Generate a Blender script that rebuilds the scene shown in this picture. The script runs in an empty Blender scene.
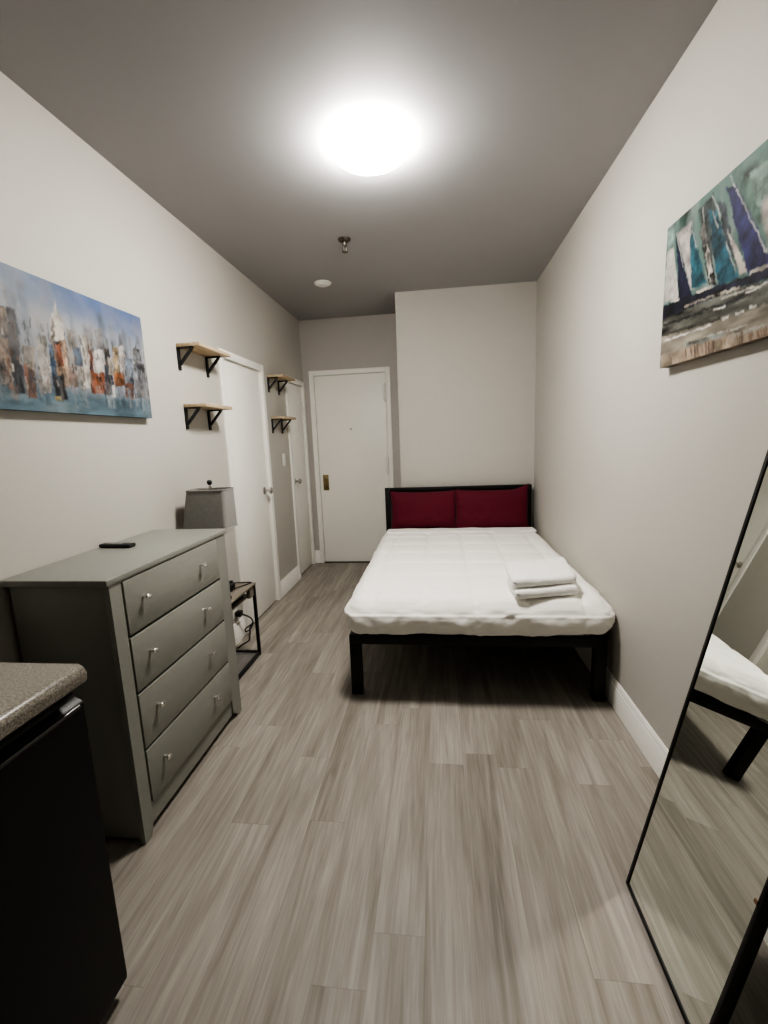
import bpy, bmesh, math, random
import numpy as np
from mathutils import Vector, Matrix, noise
random.seed(7)
C = bpy.context.scene.collection
scene = bpy.context.scene

# ------------------------------------------------------------------ room and camera numbers (metres)
XL, XR, H = -1.404, 0.853, 2.60          # left wall, right wall, ceiling
YB, YP, XP = 4.778, 4.112, -0.337        # entry wall, projecting wall, its left edge
YF = -1.0                                # wall behind the camera
CAM_H, F_PX = 1.3571, 446.77
PITCH, YAW, ROLL = 0.163, 0.1228, -0.0397

def cam_axes():
    cp, sp = math.cos(PITCH), math.sin(PITCH); cy, sy = math.cos(YAW), math.sin(YAW)
    cr, sr = math.cos(ROLL), math.sin(ROLL)
    F = Vector((-sy*cp, cy*cp, -sp)); R = Vector((cy, sy, 0)); U = R.cross(F)
    return cr*R + sr*U, -sr*R + cr*U, F

# ------------------------------------------------------------------ materials
def nodes_of(name):
    m = bpy.data.materials.new(name); m.use_nodes = True
    nt = m.node_tree
    return m, nt, nt.nodes['Principled BSDF']

def N(nt, t, **kw):
    n = nt.nodes.new(t)
    for k, v in kw.items(): setattr(n, k, v)
    return n

def noise_bump(nt, b, scale, strength, dist=0.002, detail=4, vec=None):
    tc = N(nt, 'ShaderNodeTexCoord'); nz = N(nt, 'ShaderNodeTexNoise')
    nz.inputs['Scale'].default_value = scale; nz.inputs['Detail'].default_value = detail
    nt.links.new(vec or tc.outputs['Object'], nz.inputs['Vector'])
    bp = N(nt, 'ShaderNodeBump'); bp.inputs['Strength'].default_value = strength; bp.inputs['Distance'].default_value = dist
    nt.links.new(nz.outputs['Fac'], bp.inputs['Height']); nt.links.new(bp.outputs['Normal'], b.inputs['Normal'])
    return nz

def mat(name, col, rough=0.5, metal=0.0, spec=0.5, bump=None, var=0.0, var_scale=6.0, sheen=0.0):
    m, nt, b = nodes_of(name)
    b.inputs['Roughness'].default_value = rough; b.inputs['Metallic'].default_value = metal
    b.inputs['Specular IOR Level'].default_value = spec
    if sheen: b.inputs['Sheen Weight'].default_value = sheen
    tc = N(nt, 'ShaderNodeTexCoord'); nz = N(nt, 'ShaderNodeTexNoise')
    nz.inputs['Scale'].default_value = var_scale; nz.inputs['Detail'].default_value = 3
    nt.links.new(tc.outputs['Object'], nz.inputs['Vector'])
    mx = N(nt, 'ShaderNodeMix', data_type='RGBA')
    mx.inputs['A'].default_value = (*[c*(1-var) for c in col], 1); mx.inputs['B'].default_value = (*[min(1, c*(1+var)) for c in col], 1)
    nt.links.new(nz.outputs['Fac'], mx.inputs['Factor']); nt.links.new(mx.outputs['Result'], b.inputs['Base Color'])
    if bump: noise_bump(nt, b, *bump)
    return m

M = {}
M['wall'] = mat('wall_paint', (0.505, 0.490, 0.455), 0.55, spec=0.3, bump=(260, 0.12, 0.001), var=0.02, var_scale=1.5)
M['entry_wall'] = mat('entry_wall_paint', (0.50, 0.475, 0.455), 0.55, spec=0.3, bump=(260, 0.12, 0.001), var=0.02, var_scale=1.5)
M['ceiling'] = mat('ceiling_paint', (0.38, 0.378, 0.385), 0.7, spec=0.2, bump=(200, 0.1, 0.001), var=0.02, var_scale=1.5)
M['trim'] = mat('white_trim_paint', (0.89, 0.88, 0.84), 0.42, spec=0.4, var=0.02)
M['door'] = mat('white_door_paint', (0.90, 0.89, 0.845), 0.42, spec=0.4, bump=(40, 0.05, 0.001), var=0.03, var_scale=2)
M['dresser'] = mat('grey_dresser_paint', (0.265, 0.268, 0.243), 0.42, spec=0.4, bump=(90, 0.05, 0.001), var=0.04)
M['gap'] = mat('gap_shade', (0.02, 0.02, 0.018), 0.8)
M['chrome'] = mat('chrome', (0.8, 0.79, 0.76), 0.15, 1.0)
M['satin'] = mat('satin_nickel', (0.55, 0.53, 0.5), 0.3, 1.0)
M['brass'] = mat('aged_brass', (0.33, 0.26, 0.15), 0.38, 1.0, var=0.25, var_scale=60)
M['black_metal'] = mat('black_powder_coat', (0.012, 0.012, 0.013), 0.42, spec=0.4, bump=(400, 0.1, 0.0005), var=0.15)
M['bracket'] = mat('black_bracket_metal', (0.022, 0.024, 0.028), 0.45, spec=0.4, var=0.15)
M['fridge'] = mat('black_fridge_door', (0.006, 0.006, 0.006), 0.42, spec=0.35, bump=(700, 0.2, 0.0005), var=0.15)
M['gloss_black'] = mat('gloss_black_plastic', (0.006, 0.006, 0.007), 0.12, spec=0.5, var=0.1)
M['plastic'] = mat('black_plastic', (0.014, 0.014, 0.015), 0.4, var=0.1)
M['duvet'] = mat('white_quilted_cotton', (0.90, 0.89, 0.85), 0.85, spec=0.15, bump=(55, 0.22, 0.004), var=0.02, sheen=0.15)
M['sheet'] = mat('white_sheet', (0.72, 0.71, 0.68), 0.85, spec=0.15, bump=(60, 0.2, 0.003), var=0.02)
M['towel'] = mat('white_terry', (0.93, 0.925, 0.90), 0.95, spec=0.05, bump=(420, 0.7, 0.003), var=0.03, var_scale=60, sheen=0.3)
M['pillow'] = mat('red_pillowcase', (0.120, 0.014, 0.028), 0.72, spec=0.2, bump=(35, 0.12, 0.004), var=0.08, sheen=0.05)
M['head_panel'] = mat('wall_shade_panel', (0.085, 0.08, 0.085), 0.8, var=0.1)
M['shade'] = mat('grey_linen_shade', (0.29, 0.285, 0.275), 0.85, spec=0.2, bump=(350, 0.4, 0.001), var=0.12, var_scale=50)
M['white_plastic'] = mat('white_plastic', (0.78, 0.77, 0.73), 0.4, var=0.02)
M['alu'] = mat('grey_plastic', (0.3, 0.3, 0.31), 0.35, var=0.1)
M['mirror'] = mat('mirror_glass', (0.79, 0.815, 0.78), 0.0, 1.0, var=0.0)
M['bronze'] = mat('dull_bronze', (0.16, 0.145, 0.125), 0.4, 1.0)
M['gloss_trim'] = mat('satin_black_trim', (0.008, 0.008, 0.008), 0.30, spec=1.0, var=0.1)
M['tab'] = mat('brown_cardboard', (0.20, 0.11, 0.07), 0.8, var=0.2, var_scale=80)
M['rubber'] = mat('grey_backing', (0.08, 0.08, 0.08), 0.8, var=0.1)

def wood_mat(name, dark, light, axis='Y', scale=1.0, rough=0.55):
    m, nt, b = nodes_of(name); b.inputs['Roughness'].default_value = rough; b.inputs['Specular IOR Level'].default_value = 0.3
    tc = N(nt, 'ShaderNodeTexCoord'); mp = N(nt, 'ShaderNodeMapping')
    s = [28*scale]*3; s['XYZ'.index(axis)] = 1.6*scale
    mp.inputs['Scale'].default_value = s
    nt.links.new(tc.outputs['Object'], mp.inputs['Vector'])
    nz = N(nt, 'ShaderNodeTexNoise'); nz.inputs['Scale'].default_value = 2.2; nz.inputs['Detail'].default_value = 8; nz.inputs['Distortion'].default_value = 0.6
    nt.links.new(mp.outputs['Vector'], nz.inputs['Vector'])
    cr = N(nt, 'ShaderNodeValToRGB'); cr.color_ramp.elements[0].position = 0.3; cr.color_ramp.elements[1].position = 0.72
    cr.color_ramp.elements[0].color = (*dark, 1); cr.color_ramp.elements[1].color = (*light, 1)
    nt.links.new(nz.outputs['Fac'], cr.inputs['Fac']); nt.links.new(cr.outputs['Color'], b.inputs['Base Color'])
    return m
M['oak'] = wood_mat('light_oak', (0.36, 0.27, 0.17), (0.62, 0.50, 0.35))
M['greywood'] = wood_mat('greyed_oak_board', (0.15, 0.13, 0.105), (0.29, 0.26, 0.22))

def floor_mat():
    m, nt, b = nodes_of('grey_oak_planks'); L = nt.links
    g = N(nt, 'ShaderNodeNewGeometry'); sp = N(nt, 'ShaderNodeSeparateXYZ'); L.new(g.outputs['Position'], sp.inputs[0])
    def math_(op, a, c=None, v=None):
        n = N(nt, 'ShaderNodeMath', operation=op)
        if isinstance(a, (int, float)): n.inputs[0].default_value = a
        else: L.new(a, n.inputs[0])
        if c is not None:
            if isinstance(c, (int, float)): n.inputs[1].default_value = c
            else: L.new(c, n.inputs[1])
        if v is not None: n.inputs[2].default_value = v
        return n.outputs[0]
    W, LEN = 0.142, 1.05
    xs = math_('DIVIDE', math_('ADD', sp.outputs['X'], 5.03), W); i = math_('FLOOR', xs); fx = math_('FRACT', xs)
    wn = N(nt, 'ShaderNodeTexWhiteNoise', noise_dimensions='1D'); L.new(i, wn.inputs['W'])
    ys = math_('DIVIDE', math_('ADD', sp.outputs['Y'], math_('MULTIPLY_ADD', wn.outputs['Value'], LEN*3, 5.0)), LEN)
    j = math_('FLOOR', ys); fy = math_('FRACT', ys)
    cb = N(nt, 'ShaderNodeCombineXYZ'); L.new(i, cb.inputs[0]); L.new(j, cb.inputs[1])
    w2 = N(nt, 'ShaderNodeTexWhiteNoise', noise_dimensions='2D'); L.new(cb.outputs[0], w2.inputs['Vector'])
    rnd = w2.outputs['Value']
    def streak(sx, sy, detail, dist, k):
        c2 = N(nt, 'ShaderNodeCombineXYZ')
        L.new(math_('MULTIPLY', sp.outputs['X'], sx), c2.inputs[0]); L.new(math_('MULTIPLY', sp.outputs['Y'], sy), c2.inputs[1])
        L.new(math_('MULTIPLY', rnd, k), c2.inputs[2])
        nz = N(nt, 'ShaderNodeTexNoise'); nz.inputs['Scale'].default_value = 1; nz.inputs['Detail'].default_value = detail
        nz.inputs['Distortion'].default_value = dist
        L.new(c2.outputs[0], nz.inputs['Vector']); return nz.outputs['Fac']
    s1 = streak(15, 1.1, 4, 1.1, 40); s2 = streak(60, 3.2, 6, 0.9, 90); s3 = streak(200, 9.0, 4, 0.3, 130)
    t = math_('ADD', math_('MULTIPLY', s1, 0.62), math_('ADD', math_('MULTIPLY', s2, 0.40), math_('MULTIPLY', s3, 0.20)))
    t = math_('ADD', t, math_('MULTIPLY_ADD', rnd, 0.13, -0.175))
    cr = N(nt, 'ShaderNodeValToRGB'); e = cr.color_ramp.elements
    e[0].position = 0.28; e[0].color = (0.19, 0.172, 0.149, 1); e[1].position = 0.74; e[1].color = (0.435, 0.405, 0.365, 1)
    k = e.new(0.5); k.color = (0.295, 0.271, 0.240, 1)
    L.new(t, cr.inputs['Fac'])
    ex = math_('MINIMUM', fx, math_('SUBTRACT', 1.0, fx)); ey = math_('MINIMUM', fy, math_('SUBTRACT', 1.0, fy))
    gx = math_('LESS_THAN', ex, 0.005); gy = math_('LESS_THAN', ey, 0.0011)
    gap = math_('MAXIMUM', gx, gy)
    mx = N(nt, 'ShaderNodeMix', data_type='RGBA'); L.new(math_('MULTIPLY', gap, 0.22), mx.inputs['Factor'])
    L.new(cr.outputs['Color'], mx.inputs['A']); mx.inputs['B'].default_value = (0.07, 0.062, 0.054, 1)
    L.new(mx.outputs['Result'], b.inputs['Base Color'])
    b.inputs['Roughness'].default_value = 0.5; b.inputs['Specular IOR Level'].default_value = 0.35
    bp = N(nt, 'ShaderNodeBump'); bp.inputs['Strength'].default_value = 0.12; bp.inputs['Distance'].default_value = 0.001
    L.new(s2, bp.inputs['Height']); L.new(bp.outputs['Normal'], b.inputs['Normal'])
    return m
M['floor'] = floor_mat()

def granite_mat():
    m, nt, b = nodes_of('speckled_laminate'); L = nt.links
    tc = N(nt, 'ShaderNodeTexCoord')
    v = N(nt, 'ShaderNodeTexNoise'); v.inputs['Scale'].default_value = 250; v.inputs['Detail'].default_value = 2
    v2 = N(nt, 'ShaderNodeTexVoronoi'); v2.inputs['Scale'].default_value = 240
    L.new(tc.outputs['Object'], v.inputs['Vector']); L.new(tc.outputs['Object'], v2.inputs['Vector'])
    cr = N(nt, 'ShaderNodeValToRGB'); e = cr.color_ramp.elements
    e[0].position = 0.34; e[0].color = (0.12, 0.105, 0.085, 1); e[1].position = 0.68; e[1].color = (0.38, 0.345, 0.29, 1)
    k = e.new(0.5); k.color = (0.21, 0.188, 0.155, 1)
    L.new(v.outputs['Fac'], cr.inputs['Fac'])
    mx = N(nt, 'ShaderNodeMix', data_type='RGBA', blend_type='MULTIPLY'); mx.inputs['Factor'].default_value = 0.35
    sepc = N(nt, 'ShaderNodeRGBToBW'); L.new(v2.outputs['Color'], sepc.inputs[0])
    L.new(cr.outputs['Color'], mx.inputs['A']); L.new(sepc.outputs[0], mx.inputs['B'])
    L.new(mx.outputs['Result'], b.inputs['Base Color']); b.inputs['Roughness'].default_value = 0.25; b.inputs['Coat Weight'].default_value = 1.0; b.inputs['Coat Roughness'].default_value = 0.34; b.inputs['Coat IOR'].default_value = 1.7
    return m
M['granite'] = granite_mat()

def emis_mat(name, col, strength):
    m, nt, b = nodes_of(name)
    b.inputs['Base Color'].default_value = (0.9, 0.9, 0.88, 1)
    lw = N(nt, 'ShaderNodeLayerWeight'); lw.inputs['Blend'].default_value = 0.25
    b.inputs['Emission Color'].default_value = (*col, 1); b.inputs['Emission Strength'].default_value = strength
    return m
M['lit_glass'] = emis_mat('lit_opal_glass', (1.0, 0.955, 0.885), 154.0)

def canvas_mat(name):
    m, nt, b = nodes_of(name); L = nt.links
    at = N(nt, 'ShaderNodeVertexColor', layer_name='paint'); L.new(at.outputs['Color'], b.inputs['Base Color'])
    b.inputs['Roughness'].default_value = 0.5; b.inputs['Specular IOR Level'].default_value = 0.3
    noise_bump(nt, b, 120, 0.3, 0.002, 5)
    return m
M['canvas'] = canvas_mat('oil_paint_on_canvas')

# ------------------------------------------------------------------ mesh helpers
def bm_box(bm, x0, x1, y0, y1, z0, z1, bev=0.0, seg=2):
    vs = [bm.verts.new(v) for v in ((x0,y0,z0),(x1,y0,z0),(x1,y1,z0),(x0,y1,z0),(x0,y0,z1),(x1,y0,z1),(x1,y1,z1),(x0,y1,z1))]
    fs = [bm.faces.new([vs[i] for i in f]) for f in ((3,2,1,0),(4,5,6,7),(0,1,5,4),(1,2,6,5),(2,3,7,6),(3,0,4,7))]
    if bev > 0:
        es = list({e for f in fs for e in f.edges})
        bmesh.ops.bevel(bm, geom=es, offset=bev, segments=seg, profile=0.5, affect='EDGES')

def bm_prism(bm, pts, axis, a, b):
    """extrude a closed 2-D outline along an axis between a and b"""
    def P(p, t):
        return {'X': (t, p[0], p[1]), 'Y': (p[0], t, p[1]), 'Z': (p[0], p[1], t)}[axis]
    A = [bm.verts.new(P(p, a)) for p in pts]; B = [bm.verts.new(P(p, b)) for p in pts]
    n = len(pts)
    bm.faces.new(A[::-1]); bm.faces.new(B)
    for i in range(n): bm.faces.new((A[i], A[(i+1) % n], B[(i+1) % n], B[i]))

def frame_of(d):
    d = d.normalized(); u = d.cross(Vector((0,0,1)))
    if u.length < 1e-4: u = d.cross(Vector((1,0,0)))
    u.normalize(); return u, u.cross(d).normalized()

def bm_tube(bm, pts, r, n=10, smooth=0, cap=True):
    pts = [Vector(p) for p in pts]
    if smooth:
        q = []
        for i in range(len(pts)-1):
            p0 = pts[max(i-1,0)]; p1 = pts[i]; p2 = pts[i+1]; p3 = pts[min(i+2,len(pts)-1)]
            for k in range(smooth):
                t = k/smooth
                q.append(0.5*((2*p1)+(p2-p0)*t+(2*p0-5*p1+4*p2-p3)*t*t+(3*p1-p0-3*p2+p3)*t**3))
        q.append(pts[-1]); pts = q
    rings = []; u = None
    for i, p in enumerate(pts):
        d = (pts[min(i+1,len(pts)-1)]-pts[max(i-1,0)])
        if d.length < 1e-9: d = Vector((0,0,1))
        d.normalize()
        if u is None: u, _ = frame_of(d)
        else:
            u = (u - d*u.dot(d))
            u = u.normalized() if u.length > 1e-6 else frame_of(d)[0]
        v = d.cross(u)
        rr = r(i/(len(pts)-1)) if callable(r) else r
        rings.append([bm.verts.new(p+rr*(math.cos(2*math.pi*k/n)*u+math.sin(2*math.pi*k/n)*v)) for k in range(n)])
    for a, b in zip(rings, rings[1:]):
        for k in range(n): bm.faces.new((a[k], a[(k+1)%n], b[(k+1)%n], b[k]))
    if cap: bm.faces.new(rings[0][::-1]); bm.faces.new(rings[-1])

def bm_lathe(bm, prof, loc=(0,0,0), axis=(0,0,1), n=32):
    """prof: list of (radius, height) along the axis"""
    ax = Vector(axis).normalized(); u, v = frame_of(ax); o = Vector(loc); rings = []
    for r, h in prof:
        if r < 1e-6: rings.append([bm.verts.new(o+ax*h)])
        else: rings.append([bm.verts.new(o+ax*h+r*(math.cos(2*math.pi*k/n)*u+math.sin(2*math.pi*k/n)*v)) for k in range(n)])
    for a, b in zip(rings, rings[1:]):
        for k in range(n):
            k2 = (k+1) % n
            if len(a) == 1 and len(b) == 1: continue
            if len(a) == 1: bm.faces.new((a[0], b[k2], b[k]))
            elif len(b) == 1: bm.faces.new((a[k], a[k2], b[0]))
            else: bm.faces.new((a[k], a[k2], b[k2], b[k]))
    if len(rings[0]) > 1: bm.faces.new(rings[0][::-1])
    if len(rings[-1]) > 1: bm.faces.new(rings[-1])

def bm_bar(bm, a, b, w, t, side, bev=0.0):
    """flat bar from a to b, width w along side, thickness t across"""
    a, b, side = Vector(a), Vector(b), Vector(side).normalized()
    d = (b-a).normalized(); side = (side-d*side.dot(d)).normalized(); n = d.cross(side)
    vs = [bm.verts.new(p+side*sx*w/2+n*sn*t/2) for p in (a, b) for sx, sn in ((-1,-1),(1,-1),(1,1),(-1,1))]
    fs = [bm.faces.new([vs[i] for i in f]) for f in ((3,2,1,0),(4,5,6,7),(0,1,5,4),(1,2,6,5),(2,3,7,6),(3,0,4,7))]
    if bev: bmesh.ops.bevel(bm, geom=list({e for f in fs for e in f.edges}), offset=bev, segments=2, profile=0.5, affect='EDGES')

def obj(name, bm, m, parent=None, smooth=False, angle=40, label=None):
    bmesh.ops.recalc_face_normals(bm, faces=bm.faces)
    me = bpy.data.meshes.new(name); bm.to_mesh(me); bm.free()
    me.materials.append(m)
    o = bpy.data.objects.new(name, me); C.objects.link(o)
    if smooth:
        me.polygons.foreach_set('use_smooth', [True]*len(me.polygons))
        if angle < 180: me.set_sharp_from_angle(angle=math.radians(angle))
    if parent is not None:
        o.parent = parent
        loc = parent
        off = Vector((0,0,0))
        while loc is not None: off += loc.location; loc = loc.parent
        # meshes are written in world coordinates: bring them back to the parent's origin
        me.transform(Matrix.Translation(-off))
    if label: o['label'] = label
    return o

def B(): return bmesh.new()
def box(name, dims, m, parent=None, bev=0.0, seg=2, smooth=True, label=None):
    bm = B(); bm_box(bm, *dims, bev, seg); return obj(name, bm, m, parent, smooth and bev > 0, 40, label)

def recenter(o, at):
    at = Vector(at); o.data.transform(Matrix.Translation(-at)); o.location = at
    return o

def thing(name, label, cat, loc, group=None):
    o = bpy.data.objects.new(name, None); C.objects.link(o); o.location = loc; o.empty_display_size = 0.05
    return tag(o, label, cat, group)

def tag(o, label, cat, group=None):
    o['label'] = label; o['category'] = cat
    if group: o['group'] = group
    return o

def struct(o, label=None, cat=None):
    o['kind'] = 'structure'
    if label: o['label'] = label
    if cat: o['category'] = cat
    return o

def copy_thing(root, loc, label):
    r = root.copy(); C.objects.link(r); r.location = loc; r['label'] = label
    def rec(src, dst):
        for ch in list(src.children):
            c = ch.copy(); C.objects.link(c); c.parent = dst; rec(ch, c)
    rec(root, r)
    return r

# ------------------------------------------------------------------ room shell
T = 0.12
struct(box('floor', (XL-T, XR+T, YF-T, YB+T, -0.08, 0), M['floor']), 'grey wood-look plank floor', 'floor')
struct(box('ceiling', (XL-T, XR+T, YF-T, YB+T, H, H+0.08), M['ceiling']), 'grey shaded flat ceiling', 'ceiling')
CAS = 0.05
D1, D2, DTOP = (2.883, 3.63), (4.175, 4.765), 1.978         # casing outer edges on the left wall
E0, E1, ETOP = -1.331, -0.471, 2.087                        # entry casing outer edges on the back wall

def wall_with_holes(name, axis, face, back, a0, a1, holes, m):
    """wall slab between face and back; a-range a0..a1; holes: (h0, h1, top) from the floor"""
    bm = B(); edges = [a0] + [v for h in holes for v in h[:2]] + [a1]
    lo, hi = min(face, back), max(face, back)
    def add(p0, p1, z0, z1):
        if axis == 'X': bm_box(bm, lo, hi, p0, p1, z0, z1)
        else: bm_box(bm, p0, p1, lo, hi, z0, z1)
    for k in range(0, len(edges), 2): 
        if edges[k+1]-edges[k] > 1e-4: add(edges[k], edges[k+1], 0, H)
    for h in holes: add(h[0], h[1], h[2], H)
    return obj(name, bm, m)

h1 = (D1[0]+CAS-0.01, D1[1]-CAS+0.01, DTOP-CAS+0.01); h2 = (D2[0]+CAS-0.01, D2[1]-CAS+0.01, DTOP-CAS+0.01)
struct(wall_with_holes('wall_left', 'X', XL, XL-T, YF-T, YB+T, [h1, h2], M['wall']), 'light grey left wall with two white doors', 'wall')
struct(box('wall_right', (XR, XR+T, YF-T, YP+0.3, 0, H), M['wall']), 'light grey right wall along the bed', 'wall')
h3 = (E0+CAS-0.01, E1-CAS+0.01, ETOP-CAS-0.01)
struct(wall_with_holes('wall_back', 'Y', YB, YB+T, XL-T, XR+T, [h3], M['entry_wall']), 'darker grey wall around the entry door', 'wall')
struct(box('wall_alcove', (XP, XR, YP, YB-0.001, 0, H), M['wall']), 'pale projecting wall behind the bed', 'wall')
struct(box('wall_front', (XL-T, XR+T, YF-T, YF, 0, H), M['wall']), 'wall behind the camera', 'wall')

def casing(name, axis, face, a0, a1, top, m, out=1, w=CAS, t=0.018, label=None):
    """three-sided flat door casing with a softened inner bead"""
    bm = B()
    f0, f1 = (face, face+out*t) if out > 0 else (face+out*t, face)
    def add(p0, p1, z0, z1, g0=f0, g1=f1, bev=0.003):
        if axis == 'X': bm_box(bm, g0, g1, p0, p1, z0, z1, bev)
        else: bm_box(bm, p0, p1, g0, g1, z0, z1, bev)
    add(a0, a0+w, 0, top); add(a1-w, a1, 0, top); add(a0+w+0.0005, a1-w-0.0005, top-w, top)
    # jamb returns inside the opening
    bk = face-out*0.07; j0, j1 = min(bk, face), max(bk, face)
    add(a0+w-0.0095, a0+w-0.0005, 0, top-w+0.005, j0, j1, 0); add(a1-w+0.0005, a1-w+0.0095, 0, top-w+0.005, j0, j1, 0)
    add(a0+w, a1-w, top-w+0.0005, top-w+0.0095, j0, j1, 0)
    return struct(obj(name, bm, m, None, True), label, 'door trim')
casing('trim_1', 'X', XL, *D1, DTOP, M['trim'], label='white casing of the nearer left-wall door')
casing('trim_2', 'X', XL, *D2, DTOP, M['trim'], label='white casing of the farther left-wall door')
casing('trim_3', 'Y', YB, E0, E1, ETOP, M['trim'], out=-1, label='white casing of the entry door')

# doors: slab slightly recessed in the casing
def side_door(name, D, label, knob_y, knob_z, hinge_y):
    g = 0.004
    d = struct(box(name, (XL-0.05, XL-0.006, D[0]+CAS+g, D[1]-CAS-g, 0.012, DTOP-CAS-g), M['door'], None, 0.002), label, 'door')
    bm = B()
    k = Vector((XL-0.006, knob_y, knob_z))
    bm_lathe(bm, [(0.0,0),(0.030,0.0),(0.031,0.004),(0.024,0.009),(0.011,0.012),(0.010,0.034),(0.016,0.039),(0.025,0.046),(0.0275,0.055),(0.025,0.063),(0.015,0.068),(0,0.069)], k, (1,0,0), 28)
    kn = obj('door_knob', bm, M['satin'], d, True, 50, 'round satin metal knob')
    bm = B(); bm_lathe(bm, [(0.006,0.0685),(0.006,0.073),(0,0.073)], k, (1,0,0), 12)
    obj('thumb_turn', bm, M['chrome'], kn, True)
    for z in (0.26, 1.68):
        bm = B(); bm_tube(bm, [(XL+0.006, hinge_y, z-0.045), (XL+0.006, hinge_y, z+0.045)], 0.006, 10)
        bm_box(bm, XL-0.006, XL+0.002, hinge_y, hinge_y+0.02, z-0.045, z+0.045)
        obj('hinge', bm, M['white_plastic'], d, True)
    return d
side_door('door_1', D1, 'nearer plain white door in left wall', 3.495, 0.975, D1[0]+CAS+0.002)
side_door('door_2', D2, 'farther plain white door in left wall near corner', 4.29, 0.972, D2[1]-CAS-0.002)

d3 = struct(box('door_3', (E0+CAS+0.004, E1-CAS-0.004, YB-0.004, YB+0.04, 0.012, ETOP-CAS-0.004-0.003), M['door'], None, 0.002), 'white entry door at far end with brass lock', 'door')
lx, lz = -1.214, 0.905
bm = B(); bm_box(bm, lx-0.031, lx+0.031, YB-0.009, YB-0.004, lz-0.085, lz+0.085, 0.003)
lock = obj('lock_plate', bm, M['brass'], d3, True, label='brass lock plate')
bm = B(); bm_lathe(bm, [(0.0,0),(0.018,0),(0.018,0.008),(0.013,0.012),(0,0.013)], (lx, YB-0.009, lz+0.045), (0,-1,0), 20); obj('lock_cylinder', bm, M['brass'], lock, True)
bm = B(); bm_lathe(bm, [(0.0,0),(0.012,0),(0.010,0.018),(0.017,0.026),(0.023,0.036),(0.020,0.046),(0,0.05)], (lx, YB-0.009, lz-0.025), (0,-1,0), 20); obj('lock_knob', bm, M['brass'], lock, True)
bm = B(); bm_lathe(bm, [(0,0),(0.012,0),(0.012,0.003),(0.006,0.005),(0,0.004)], (-0.909, YB-0.004, 1.471), (0,-1,0), 16); obj('peephole', bm, M['satin'], d3, True, label='small dark metal peephole')
for z in (1.83, 1.075):
    bm = B(); hx = E1-CAS-0.003
    bm_tube(bm, [(hx, YB-0.024, z-0.085), (hx, YB-0.024, z+0.085)], 0.011, 12)
    for e in (-1, 1): bm_lathe(bm, [(0.011,0),(0.007,0.008),(0,0.011)], (hx, YB-0.024, z+e*0.085), (0,0,e), 12)
    bm_box(bm, hx-0.03, hx+0.004, YB-0.014, YB-0.005, z-0.08, z+0.08, 0.002)
    obj('hinge', bm, M['white_plastic'], d3, True)
bm = B(); bm_box(bm, E0+CAS-0.005, E1-CAS+0.005, YB-0.02, YB+0.08, 0.0, 0.011, 0.003)
struct(obj('trim_4', bm, M['rubber'], None, True), 'dark sill under the entry door', 'sill')

# baseboards: stepped profile with a rounded top bead
BBH = 0.1425
def bb_profile(f, o):
    pr = [(0,0),(0.014,0),(0.014,0.102),(0.0125,0.105),(0.0125,0.112),(0.010,0.116),(0.0098,0.127),(0.0075,0.131),(0.0065,0.138),(0.003,BBH),(0,BBH)]
    return [(f+o*a, z) for a, z in pr]
def baseboard(name, runs, label):
    bm = B()
    for axis, face, out, a, b in runs:
        bm_prism(bm, bb_profile(face, out), axis, a, b) if axis == 'Y' else bm_prism(bm, [(p[0], p[1]) for p in bb_profile(face, out)], 'X', a, b)
    return struct(obj(name, bm, M['trim'], None, True, 30), label, 'baseboard')
baseboard('baseboard_left', [('Y', XL, 1, YF, D1[0]-0.001), ('Y', XL, 1, D1[1]+0.001, D2[0]-0.001)], 'white baseboard along the left wall')
baseboard('baseboard_right', [('Y', XR, -1, YF, YP)], 'white baseboard along the right wall')
baseboard('baseboard_back', [('X', YB, -1, XL+0.0145, E0-0.001), ('X', YB, -1, E1+0.001, XP-0.0145), ('Y', XP, -1, YP-0.014, YB), ('X', YP, -1, XP-0.014, XR-0.0145)], 'white baseboard at the far end')

# light switch and outlet on the left wall
sw = thing('light_switch', 'white light switch plate between the two left-wall doors', 'switch', (XL, 4.00, 1.20))
box('switch_plate', (XL+0.0005, XL+0.007, 3.965, 4.035, 1.143, 1.257), M['white_plastic'], sw, 0.003)
box('rocker', (XL+0.007, XL+0.011, 3.983, 4.017, 1.167, 1.233), M['white_plastic'], sw, 0.002)
ot = thing('wall_outlet', 'white outlet plate on the wall near the floor beside the side table', 'outlet', (XL, 2.775, 0.235))
box('outlet_plate', (XL+0.0005, XL+0.006, 2.74, 2.81, 0.178, 0.292), M['white_plastic'], ot, 0.003)
for z in (0.21, 0.26):
    bm = B(); bm_lathe(bm, [(0,0),(0.017,0),(0.016,0.003),(0,0.003)], (XL+0.006, 2.775, z), (1,0,0), 20); obj('socket', bm, M['white_plastic'], ot, True)

# ------------------------------------------------------------------ ceiling fixtures
lc = (-0.258, 2.105)
cl = thing('ceiling_light', 'round lit dome light in the middle of the ceiling', 'ceiling light', (*lc, H))
bm = B(); bm_lathe(bm, [(0,-0.0005),(0.146,-0.0005),(0.150,-0.004),(0.150,-0.012),(0.146,-0.015),(0,-0.015)], (*lc, H), (0,0,1), 48); obj('base_ring', bm, M['white_plastic'], cl, True)
bm = B(); pr = [(0.0,-0.086)] + [(0.168*math.cos(a), -0.022-0.064*math.sin(a)) for a in np.linspace(math.pi/2*0.95, 0, 14)] + [(0.150,-0.0165),(0,-0.0165)]
bm_lathe(bm, pr, (*lc, H), (0,0,1), 48); obj('glass_dome', bm, M['lit_glass'], cl, True, label='glowing opal glass dome')

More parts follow.
